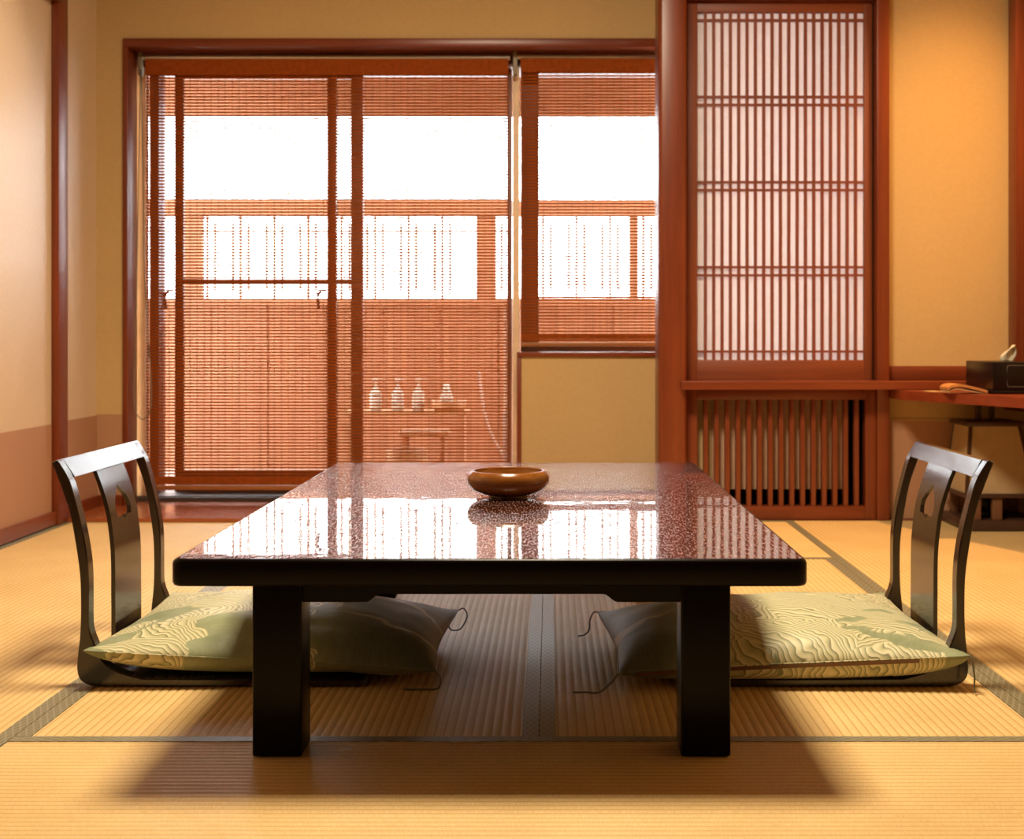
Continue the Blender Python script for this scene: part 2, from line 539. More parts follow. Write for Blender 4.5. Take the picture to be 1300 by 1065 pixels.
for x0, x1 in ((XL + 0.012, xa), (xb, XR)):
    lay_mat(x0, x1, 3.02, WB, 'y')
    lay_mat(x0, x1, 1.278, 3.02, 'y')
    lay_mat(x0, x1, YF, 1.278, 'y')

# polished wooden strip in front of the window
tag(boxes('trim_1', [(XL, 0.39, 4.685, 5.17, 0.0012, 0.014), (XL, 0.39, 4.74, 5.17, -0.05, 0.0012)], M['floorwood']), kind='structure')

# left wall, its dado, post, baseboard, beam
wl = tag(box('wall_left', XL - 0.12, XL, YF - 0.12, YW + 0.12, -0.06, ZC, M['wall_l']), kind='structure')
box('dado', XL + 0.0002, XL + 0.002, YF, 4.60, 0.05, 0.358, M['dado'], wl)
box('dado', XL + 0.0002, XL + 0.002, 4.69, YW - 0.002, 0.05, 0.362, M['dado'], wl)
tag(box('trim_2', XL + 0.0005, XL + 0.027, 4.60, 4.69, 0.001, ZC, M['trim_z'], None, 0.003), kind='structure')
bb = boxes('baseboard_left', [(XL + 0.0005, XL + 0.02, YF, 4.599, 0.006, 0.05), (XL + 0.0005, XL + 0.02, 4.691, YW - 0.001, 0.015, 0.055)], M['trim_y'])
tag(bb, kind='structure')
box('gap_strip', XL + 0.0005, XL + 0.012, YF, 4.599, -0.04, 0.004, M['dark_gap'], bb)
tag(box('trim_3', XL + 0.0005, XL + 0.035, YF, 4.62, 1.849, 1.94, M['trim_y'], None, 0.003), kind='structure')
tag(box('wall_right', XR, XR + 0.12, YF - 0.12, YB + 0.1, -0.06, ZC, M['wall']), kind='structure')
tag(box('wall_front', XL - 0.12, XR + 0.12, YF - 0.12, YF, -0.06, ZC, M['front']), kind='structure')
tag(box('ceiling', XL - 0.12, XR + 0.12, YF - 0.12, YW + 0.12, ZC, ZC + 0.08, M['ceil']), kind='structure')

# window wall
wx0, wx1 = -1.636, 0.47
zt, zs, xd = 1.791, 0.608, -0.128
wb = boxes('wall_back', [(XL, wx0 - 0.018, YW, YW + 0.12, -0.06, ZC),
                         (wx0 - 0.018, wx1 + 0.1, YW, YW + 0.12, zt + 0.034, ZC),
                         (xd + 0.018, wx1 + 0.1, YW, YW + 0.12, -0.06, zs - 0.018),
                         (wx1, wx1 + 0.1, YB + 0.06, YW, -0.06, ZC)], M['wall'])
tag(wb, kind='structure')
box('dado', XL + 0.003, wx0 - 0.0185, YW - 0.0022, YW - 0.0002, 0.055, 0.366, M['dado'], wb)
box('dado_line', XL + 0.003, wx0 - 0.0185, YW - 0.003, YW - 0.0002, 0.366, 0.369, M['wall'], wb)
tag(box('baseboard_back', XL + 0.021, wx0 - 0.019, YW - 0.018, YW - 0.0005, 0.0145, 0.055, M['trim_x']), kind='structure')
# casing of the L shaped window
YR = 5.17
cs = empty('window_1', (wx0, YR, 0)); tag(cs, kind='structure')
box('head_casing', wx0 - 0.018, wx1 - 0.001, YW - 0.012, YR, zt, zt + 0.033, M['trim_x'], cs, 0.002)
box('jamb_casing', wx0 - 0.018, wx0, YW - 0.012, YR, 0.0145, zt, M['trim_z'], cs, 0.002)
box('jamb_casing', xd, xd + 0.018, YW - 0.006, YR, 0.0145, zs - 0.018, M['trim_z'], cs, 0.002)
box('sill_casing', xd, wx1 - 0.001, YW - 0.012, YR + 0.02, zs - 0.018, zs, M['trim_x'], cs, 0.002)
box('mullion', -0.148, -0.121, 5.19, 5.24, 0.03, zt, M['cream_frame'], cs, 0.002)
box('jamb_frame', -1.665, -1.614, 5.20, 5.25, 0.03, zt, M['cream_frame'], cs, 0.002)
box('jamb', -1.612, pxX(203.5, 5.27), 5.25, 5.34, 0.03, zt, M['door_z'], cs)
box('head_frame', -1.665, wx1 + 0.1, 5.19, 5.40, pyZ(92, 5.3), zt + 0.05, M['door_x'], cs)
box('sill_track', -1.665, -0.10, 5.19, 5.42, -0.05, 0.034, M['track'], cs)
box('sill_track_edge', -1.665, -0.10, 5.172, 5.189, 0.0145, 0.030, M['track'], cs)
box('sash_stile', pxX(661, 5.25), pxX(684, 5.25), 5.245, 5.28, 0.60, zt - 0.02, M['door_z'], cs)
box('sash_stile', 0.43, 0.47, 5.245, 5.28, 0.60, zt - 0.02, M['door_z'], cs)
box('sash_bottom_rail', pxX(684, 5.25), 0.43, 5.245, 5.28, 0.60, 0.632, M['door_x'], cs)
box('outer_sill', -0.10, wx1 + 0.1, 5.181, 5.40, 0.53, 0.599, M['door_x'], cs)
box('pane', pxX(684, 5.25), 0.43, 5.260, 5.264, 0.632, zt - 0.03, M['glass'], cs)

# sliding glass doors behind the blind
def slide_door(n, xs, xe, wl_, wr_, y, mid, handle_side):
    d = empty('door_%d' % n, ((xs + xe) / 2, y, 0.035)); tag(d, kind='structure')
    t = 0.032
    box('stile', xs, xs + wl_, y, y + t, 0.035, 1.775, M['door_z'], d, 0.002)
    box('stile', xe - wr_, xe, y, y + t, 0.035, 1.775, M['door_z'], d, 0.002)
    box('rail', xs + wl_, xe - wr_, y + 0.002, y + t - 0.002, 0.035, 0.115, M['door_x'], d)
    box('rail', xs + wl_, xe - wr_, y + 0.002, y + t - 0.002, 1.728, 1.775, M['door_x'], d)
    if mid:
        box('rail', xs + wl_, xe - wr_, y + 0.004, y + t - 0.004, mid[0], mid[1], M['door_x'], d)
    box('pane', xs + wl_, xe - wr_, y + 0.014, y + 0.018, 0.115, 1.728, M['glass'], d)
    hx = xs if handle_side < 0 else xe
    bm = bmesh.new()
    zh = pyZ(378, y)
    add_tube(bm, catmull([(hx - 0.004, y - 0.004, zh + 0.03), (hx - 0.022, y - 0.012, zh + 0.028), (hx - 0.034, y - 0.012, zh + 0.005), (hx - 0.030, y - 0.012, zh - 0.045)], 5), 0.006, 6)
    build('handle', bm, M['track'], d, True)
    return d
slide_door(1, pxX(218, 5.30), pxX(459, 5.30), 0.034, 0.050, 5.34, (pyZ(360.5, 5.34), pyZ(354, 5.34)), -1)
slide_door(2, pxX(416, 5.27), -0.152, 0.036, 0.02, 5.255, None, -1)

# shoji wall: post, right post, lintel, wall
tag(box('trim_4', 0.390, 0.492, 4.67, 4.84, 0.0145, ZC, M['trim_z'], None, 0.016, 4), kind='structure')
tag(box('trim_5', 1.1886, 1.2344, 4.735, 4.90, 0.001, ZC, M['trim_z'], None, 0.003), kind='structure')
tag(box('trim_6', 0.493, 1.188, 4.74, 4.88, 1.895, 2.0, M['trim_x'], None, 0.003), kind='structure')
wr = boxes('wall_recess', [(1.2346, XR, YB, YB + 0.1, -0.06, ZC), (0.493, 1.188, YB, YB + 0.1, 2.001, ZC)], M['wall'])
tag(wr, kind='structure')
box('dado', 1.236, XR - 0.001, YB - 0.0022, YB - 0.0002, 0.002, 0.360, M['dado'], wr)
box('dado_line', 1.236, XR - 0.001, YB - 0.004, YB - 0.0002, 0.360, 0.366, M['wall'], wr)
tag(box('trim_7', 1.2355, 1.6795, YB - 0.014, YB - 0.0003, 0.509, 0.5606, M['trim_x'], None, 0.002), kind='structure')
tag(box('trim_8', 1.680, XR - 0.001, 4.70, YB - 0.0003, 0.51, ZC, M['trim_z'], None, 0.004), kind='structure')

# ledge under the shoji
bm = bmesh.new()
add_box(bm, 0.468, XR - 0.002, 4.638, 4.668, 0.4785, 0.5086, 0.002)
add_box(bm, 0.494, XR - 0.002, 4.668, 4.734, 0.4785, 0.5084)
add_box(bm, 0.494, 1.187, 4.734, 4.80, 0.4785, 0.5084)
tag(build('wooden_ledge', bm, M['trim_x']), 'long red-brown wooden ledge running under the shoji screen', 'ledge')

# ------------------------------------------------------------------ shoji screen
sh = thing('shoji_screen', 'tall shoji screen of red-brown bars over white paper beside the thick post', 'shoji', (0.84, 4.79, 0.509))
SX0, SX1, SZ0, SZ1 = 0.540, 1.152, 0.582, 1.856
ys = 4.775
box('stile', 0.4925, SX0, ys, 4.81, 0.5092, 1.893, M['shoji_z'], sh, 0.002)
box('stile', SX1, 1.181, ys, 4.81, 0.5092, 1.893, M['shoji_z'], sh, 0.002)
box('rail', SX0, SX1, ys, 4.81, 0.5092, SZ0, M['shoji_x'], sh, 0.001)
box('rail', SX0, SX1, ys, 4.81, SZ1, 1.893, M['shoji_x'], sh, 0.001)
box('paper', SX0, SX1, 4.7955, 4.7965, SZ0, SZ1, M['paper'], sh)
box('channel', 1.1812, 1.1884, 4.79, 4.84, 0.5092, 1.893, M['track'], sh)
dx = (SX1 - SX0) / 20
bar0 = None
for k in range(1, 20):
    x = SX0 + k * dx
    if bar0 is None:
        bar0 = box('bar', x - 0.0052, x + 0.0052, ys + 0.002, 4.792, SZ0, SZ1, M['shoji_z'], sh)
        bx0 = x
    else:
        o = bar0.copy(); COL.objects.link(o); o.location.x += x - bx0
cb0 = None
for y in (25.2, 122.6, 132.7, 231, 241, 339, 349.3, 446.3):
    z = pyZ(y, ys)
    if cb0 is None:
        cb0 = box('cross_bar', SX0, SX1, ys + 0.003, 4.793, z - 0.0042, z + 0.0042, M['shoji_x'], sh); cz0 = z
    else:
        o = cb0.copy(); COL.objects.link(o); o.location.z += z - cz0

# ------------------------------------------------------------------ lattice grille below
lg = thing('lattice_grille', 'low grille of upright red-brown slats below the ledge', 'grille', (0.84, 4.75, 0.001))
yl = 4.742
LX0, LX1, LZ0, LZ1 = pxX(885.4, yl), pxX(1098.8, yl), pyZ(642.5, yl), pyZ(507.5, yl)
box('ground_sill', 0.494, XR, 4.737, 4.90, -0.05, 0.0008, M['trim_x'], lg)
box('stile', 0.494, LX0, yl, 4.80, 0.001, 0.477, M['trim_z'], lg, 0.002)
box('stile', LX1, 1.1875, yl, 4.80, 0.001, 0.477, M['trim_z'], lg, 0.002)
box('rail', LX0, LX1, yl, 4.80, 0.001, LZ0, M['trim_x'], lg, 0.002)
box('rail', LX0, LX1, yl, 4.80, LZ1, 0.477, M['trim_x'], lg, 0.002)
pitch = (LX1 - LX0 + 0.0165) / 16.0
s0 = None
for k in range(1, 16):
    x = LX0 + k * pitch - 0.0165
    if s0 is None:
        s0 = box('slat', x, x + 0.0165, yl + 0.004, yl + 0.034, LZ0, LZ1, M['trim_z'], lg, 0.001); sx0 = x
    else:
        o = s0.copy(); COL.objects.link(o); o.location.x += x - sx0
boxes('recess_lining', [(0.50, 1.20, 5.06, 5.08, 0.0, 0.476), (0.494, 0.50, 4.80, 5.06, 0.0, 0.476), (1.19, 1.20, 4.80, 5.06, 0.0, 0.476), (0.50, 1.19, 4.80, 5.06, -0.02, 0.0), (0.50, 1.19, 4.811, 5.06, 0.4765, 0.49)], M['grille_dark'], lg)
box('back_panel', 0.60, pxX(1072, 4.815), 4.812, 4.83, 0.105, 0.47, M['grille_panel'], lg)
box('side_panel', 0.53, 0.598, 4.812, 4.838, 0.02, 0.47, M['cream_board'], lg)

# ------------------------------------------------------------------ bamboo blinds
def blind(name, label, x0, x1, ytop_px, ybot_px, rail_px, chain):
    yb = 5.145
    zt_ = pyZ(ytop_px, yb)
    zb_ = pyZ(ybot_px, yb)
    b = thing(name, label, 'blind', ((x0 + x1) / 2, yb, zb_), 'bamboo blinds at the window')
    p = 0.0123
    n = int((pyZ(78, yb) - pyZ(rail_px[0], yb)) / p)
    z0 = pyZ(rail_px[0], yb) + 0.004
    s = None
    for k in range(n):
        z = z0 + k * p
        if s is None:
            s = box('slat', x0, x1, yb - 0.0008, yb + 0.0008, z, z + 0.0074, M['slat'], b); sz = z
        else:
            o = s.copy(); COL.objects.link(o); o.location.z += z - sz
    # threads tying the slats
    nt_ = int((x1 - x0) / 0.0277)
    t = None
    for k in range(nt_ + 1):
        x = x0 + 0.008 + k * 0.0277
        if x > x1 - 0.004: break
        if t is None:
            t = box('thread', x - 0.001, x + 0.001, yb - 0.0025, yb - 0.0009, zb_ + 0.01, zt_ - 0.02, M['thread'], b); tx = x
        else:
            o = t.copy(); COL.objects.link(o); o.location.x += x - tx
    # doubled-over top (valance) of close slats
    bm = bmesh.new()
    zv0 = pyZ(95.5 if chain else 92, yb); zv1 = zt_ - 0.016
    m_ = int((zv1 - zv0) / 0.0088)
    for k in range(m_):
        z = zv0 + k * 0.0088
        add_box(bm, x0, x1, yb - 0.012, yb - 0.010, z, z + 0.0084)
    v = build('valance', bm, M['slat'], b); v['kind'] = 'stuff'
    zr = pyZ(rail_px[1], yb)
    box('bottom_rail', x0, x1, yb - 0.010, yb + 0.010, zb_, zr, M['rail_gold'], b, 0.003)
    bm = bmesh.new()
    for k in range(3):
        z = zr + 0.003 + k * 0.009
        add_box(bm, x0, x1, yb - 0.005, yb + 0.005, z, z + 0.0085)
    v = build('bottom_wrap', bm, M['slat'], b); v['kind'] = 'stuff'
    bm = bmesh.new()
    add_tube(bm, [(x0 - 0.014, yb, zt_ - 0.008), (x1 + 0.006, yb, zt_ - 0.008)], 0.0105, 12)
    build('head_rail', bm, M['alu'], b, True, angle=0.8)
    box('bracket', x0 - 0.030, x0 - 0.013, yb - 0.012, yb + 0.012, zt_ - 0.08, zt_ + 0.010, M['bracket'], b, 0.002)
    if chain:
        bm = bmesh.new()
        xa_ = pxX(170, yb - 0.05)
        zt2 = zt_ - 0.06
        add_tube(bm, catmull([(x0 - 0.018, yb - 0.014, zt2), (x0 - 0.022, yb - 0.03, 1.2), (xa_ + 0.004, yb - 0.04, 0.7), (xa_, yb - 0.05, 0.45), (xa_ + 0.008, yb - 0.05, 0.375), (xa_ + 0.035, yb - 0.05, 0.345),
                              (xa_ + 0.060, yb - 0.045, 0.38), (xa_ + 0.064, yb - 0.04, 0.48), (x0 + 0.004, yb - 0.03, 0.9), (x0 - 0.006, yb - 0.02, 1.3), (x0 - 0.014, yb - 0.016, zt2)], 8), 0.0022, 6)
        build('pull_chain', bm, M['bracket'], b, True)
    return b
blind('bamboo_blind', 'wide full-length bamboo blind hanging over the glass doors on the left', pxX(185.5, 5.145), pxX(645.5, 5.145), 70.5, 622, (612, 616), True)
blind('bamboo_blind', 'shorter narrower bamboo blind hanging over the window beside the thick post', pxX(661, 5.145), 0.445, 69.5, 440, (431, 434.5), False)

# ------------------------------------------------------------------ terrace outside
tag(box('terrace_floor', -5.0, 4.0, 5.43, 9.0, -0.15, -0.06, M['terrace']), kind='structure')
YFN = 7.2
fe = thing('terrace_fence', 'wooden terrace fence with a bamboo lattice band, seen through the blinds', 'fence', (-0.5, YFN, -0.06))
zf0, zf1, zf2 = pyZ(378.5, YFN), pyZ(275, YFN), pyZ(255, YFN)
nb = 24
p0 = None
for k in range(nb):
    bx = -4.4 + k * (7.6 / nb)
    if p0 is None:
        p0 = box('board', bx, bx + 7.6 / nb - 0.006, YFN, YFN + 0.02, -0.06, zf0 - 0.04, M['fence_z'], fe); pbx = bx
    else:
        o = p0.copy(); COL.objects.link(o); o.location.x += bx - pbx
box('backing', -4.4, 3.2, YFN + 0.021, YFN + 0.03, -0.06, zf0 - 0.04, M['fence_x'], fe)
box('rail', -4.4, 3.2, YFN - 0.03, YFN + 0.03, zf0 - 0.04, zf0, M['fence_x'], fe)
box('rail', -4.4, 3.2, YFN - 0.03, YFN + 0.03, zf1, zf2, M['fence_x'], fe)
for a_, b_ in ((236, 258), (605, 630), (799, 810)):
    box('post', pxX(a_, YFN), pxX(b_, YFN), YFN - 0.025, YFN + 0.025, zf0, zf1, M['fence_z'], fe)
def rods(xs_px, z0, z1):
    for x in xs_px:
        X = pxX(x, YFN)
        bm = bmesh.new()
        add_tube(bm, [(X, YFN, z0), (X, YFN, z1)], 0.0075, 6)
        build('rod', bm, M['bamboo'], fe, True)
per = 42.6
c0 = 476.3
for k in range(-6, 9):
    c = c0 + k * per
    if 598 < c < 634 or 794 < c < 814 or c < 262: continue
    rods([c], zf0, zf1)
    rods([c - 9.8, c + 9.8], pyZ(369, YFN), pyZ(285, YFN))
for y in (294.5, 360.0):
    z = pyZ(y, YFN)
    bm = bmesh.new()
    add_tube(bm, [(-4.4, YFN - 0.008, z), (3.2, YFN - 0.008, z)], 0.0028, 6)
    build('wire', bm, M['bamboo'], fe, True)
ev = boxes('eave', [(-5.0, 4.0, 5.18, 6.64, 2.05, 2.10), (-5.0, 4.0, 6.56, 6.64, 1.90, 2.05)], M['fence_x'])
tag(ev, kind='structure')
boxes('light_baffle', [(0.58, 1.40, 4.90, 5.50, 1.93, 1.96), (1.24, 1.27, 4.90, 5.40, 0.3, 1.93)], M['fence_x'], ev)  # unseen boards added outside to dim the shoji's top and right side
box('fascia', -5.0, 4.0, 6.60, 6.63, pyZ(147.5, 6.6), pyZ(107.5, 6.6), M['fence_x'], ev)
for k in range(12):
    X = -4.6 + k * 0.62
    box('rafter', X, X + 0.06, 5.19, 6.55, 1.98, 2.05, M['fence_y'], ev)

ysf = 6.5
zsf = pyZ(521, ysf)
tb = thing('terrace_shelf', 'low wooden terrace shelf carrying the three pump bottles', 'shelf', (pxX(520, ysf), ysf, -0.06))
box('shelf_top', pxX(440, ysf), pxX(595, ysf), ysf - 0.09, ysf + 0.13, zsf - 0.012, zsf, M['tub'], tb, 0.003)
box('leg', pxX(445, ysf), pxX(452, ysf), ysf - 0.08, ysf + 0.12, -0.06, zsf - 0.012, M['fence_z'], tb)
box('leg', pxX(583, ysf), pxX(590, ysf), ysf - 0.08, ysf + 0.12, -0.06, zsf - 0.012, M['fence_z'], tb)
def bottle(x_px, hpx, label):
    X = pxX(x_px, ysf)
    t = thing('pump_bottle', label, 'bottle', (X, ysf, zsf), 'pump bottles on the terrace shelf')
    h = hpx / F * ysf
    bm = bmesh.new()
    add_lathe(bm, [(0, 0), (0.028, 0), (0.03, 0.004), (0.03, h * 0.52), (0.024, h * 0.60), (0.012, h * 0.66), (0, h * 0.66)], X, ysf, zsf, 20)
    build('body', bm, M['plastic'], t, True)
    bm = bmesh.new()
    add_lathe(bm, [(0, h * 0.66), (0.013, h * 0.66), (0.013, h * 0.74), (0.005, h * 0.76), (0.005, h * 0.93), (0.014, h * 0.94), (0.014, h), (0, h)], X, ysf, zsf, 16)
    add_box(bm, X + 0.01, X + 0.042, ysf - 0.005, ysf + 0.005, zsf + h * 0.945, zsf + h * 0.99)
    build('pump', bm, M['plastic'], t, True)
bottle(477, 40, 'white pump bottle on the terrace shelf, leftmost of three')
bottle(505, 40, 'white pump bottle on the terrace shelf, middle of three')
bottle(531, 40, 'white pump bottle on the terrace shelf, rightmost of three')
X = pxX(570, ysf)
tp = thing('soap_basin', 'pale stacked wash basin at the right end of the terrace shelf', 'basin', (X, ysf, zsf))
bm = bmesh.new()
add_lathe(bm, [(0, 0), (0.07, 0), (0.082, 0.012), (0.088, 0.05), (0.08, 0.05), (0.072, 0.014), (0, 0.012)], X, ysf, zsf, 28)
build('basin', bm, M['tub'], tp, True)
bm = bmesh.new()
add_lathe(bm, [(0, 0.013), (0.03, 0.013), (0.033, 0.06), (0.02, 0.10), (0.012, 0.13), (0, 0.135)], X - 0.012, ysf, zsf, 20)
build('soap_bottle', bm, M['plastic'], tp, True)
yst = 6.0
st = thing('bath_stool', 'low pale wooden bath stool on the terrace', 'stool', (pxX(540, yst), yst, -0.06))
zst = pyZ(546, yst)
box('seat', pxX(508, yst), pxX(571, yst), yst - 0.08, yst + 0.08, zst - 0.025, zst, M['tub'], st, 0.004)
for xa_ in (513, 561):
    box('leg', pxX(xa_, yst), pxX(xa_ + 5, yst), yst - 0.07, yst + 0.07, -0.06, zst - 0.025, M['fence_z'], st)
ybk = 5.75
bk = thing('wooden_bucket', 'pale cedar bucket on the terrace in front of the stool', 'bucket', (pxX(517, ybk), ybk, -0.06))
zbk = pyZ(570, ybk) + 0.06
bm = bmesh.new()
add_lathe(bm, [(0, 0), (0.082, 0), (0.094, zbk), (0.084, zbk), (0.074, 0.02), (0, 0.02)], pxX(517, ybk), ybk, -0.06, 28)
build('body', bm, M['tub'], bk, True, angle=0.5)
bm = bmesh.new()
add_lathe(bm, [(0.0885, 0.05), (0.0905, 0.05), (0.0915, 0.065), (0.0893, 0.065), (0.0885, 0.05)], pxX(517, ybk), ybk, -0.06, 28)
build('hoop', bm, M['bracket'], bk, True)
yh = 6.2
bm = bmesh.new()
add_tube(bm, catmull([PX(608, 470, yh), PX(612, 505, yh), PX(618, 535, yh), PX(628, 560, yh), PX(641, 582, yh), (pxX(655, yh), yh, -0.05)], 8), 0.006, 8)
tag(build('shower_hose', bm, M['hose'], None, True), 'pale shower hose curving down to the terrace floor', 'hose')
pl = thing('terrace_pier', 'pale plaster pier over dark stone at the door edge, outside', 'pier', (pxX(653, 5.9), 5.9, -0.06))
box('plaster', pxX(640, 5.9), pxX(672, 5.9), 5.85, 6.0, pyZ(521, 5.9), 0.79, M['render'], pl)
box('stone_base', pxX(640, 5.9) - 0.004, pxX(672, 5.9) + 0.01, 5.846, 6.01, -0.06, pyZ(521, 5.9), M['terrace'], pl)

# ================================================================== the low table
TX0, TX1, TY0, TY1, TZ = -0.569, 0.3876, 1.95, 3.478, 0.33
TT = 0.0415
tbx = thing('low_table', 'low dark lacquered table with a glossy speckled top in the middle of the mats', 'table', (-0.091, 2.714, 0))
def rounded_rect(x0, x1, y0, y1, r, n=6):
    pts = []
    for cx, cy, a0 in ((x1 - r, y1 - r, 0), (x0 + r, y1 - r, PI / 2), (x0 + r, y0 + r, PI), (x1 - r, y0 + r, 3 * PI / 2)):
        for k in range(n + 1):
            a = a0 + PI / 2 * k / n
            pts.append((cx + r * math.cos(a), cy + r * math.sin(a)))
    return pts
bm = bmesh.new()
prof = [(-0.006, 0.0), (-0.002, 0.0015), (0, 0.006), (0, TT - 0.0075), (-0.0012, TT - 0.004), (-0.0035, TT - 0.0015), (-0.0075, TT)]
rings = []
for off, z in prof:
    rings.append([bm.verts.new((x, y, TZ - TT + z)) for x, y in rounded_rect(TX0 - off, TX1 + off, TY0 - off, TY1 + off, 0.018 + off)])
n = len(rings[0])
for a, b in zip(rings, rings[1:]):
    for k in range(n):
        bm.faces.new((a[k], a[(k + 1) % n], b[(k + 1) % n], b[k])).smooth = True
bm.faces.new(list(reversed(rings[0])))
ftop = bm.faces.new(rings[-1])
ftop.material_index = 1
o = build('table_top', bm, [M['lacquer'], M['lacquer_top']], tbx)
lx0, lx1, ly0, ly1, lw = -0.469, 0.285, 2.053, 3.375, 0.078
for x in (lx0, lx1 - lw):
    for y in (ly0, ly1 - lw):
        box('leg', x, x + lw, y, y + lw, 0.0012, TZ - TT, M['lacquer'], tbx, 0.004, 3)
def apron(a0, a1, axis, off, th=0.02):
    zt_, zm, ze = TZ - TT, 0.2555, 0.243
    e, r = 0.10, 0.022
    pts = [(a0, zt_), (a0, ze), (a0 + e, ze)]
    for k in range(1, 7):
        t = k / 6
        pts.append((a0 + e + r * t, ze + (zm - ze) * (t * t * (3 - 2 * t))))
    q = [(a1 + a0 - p[0], p[1]) for p in reversed(pts)]
    pts += q
    bm = bmesh.new()
    add_prism(bm, pts, axis, off, off + th)
    build('apron', bm, M['lacquer'], tbx)
apron(lx0 + lw, lx1 - lw, 'y', ly0 + 0.012)
apron(lx0 + lw, lx1 - lw, 'y', ly1 - 0.032)
apron(ly0 + lw, ly1 - lw, 'x', lx0 + 0.012)
apron(ly0 + lw, ly1 - lw, 'x', lx1 - 0.032)

bm = bmesh.new()
prof = [(0, 0.001), (0.034, 0.001), (0.0395, 0), (0.0405, 0.004), (0.056, 0.0065), (0.074, 0.0150), (0.0842, 0.0275), (0.0858, 0.037), (0.0838, 0.046), (0.0785, 0.0525), (0.0755, 0.0545),
        (0.0725, 0.0535), (0.0715, 0.047), (0.066, 0.030), (0.05, 0.017), (0.03, 0.0125), (0, 0.012)]
bowlp = [(p.x, p.y) for p in catmull([(a, b, 0) for a, b in prof], 4)]
bowlp[0] = (0, bowlp[0][1]); bowlp[-1] = (0, bowlp[-1][1])
add_lathe(bm, [(max(0, a), max(0, b)) for a, b in bowlp], -0.0875, 2.73, TZ + 0.0005, 72)
tag(build('wooden_bowl', bm, M['bowl'], None, True), 'squat honey-brown lacquered wooden bowl on the low table', 'bowl')

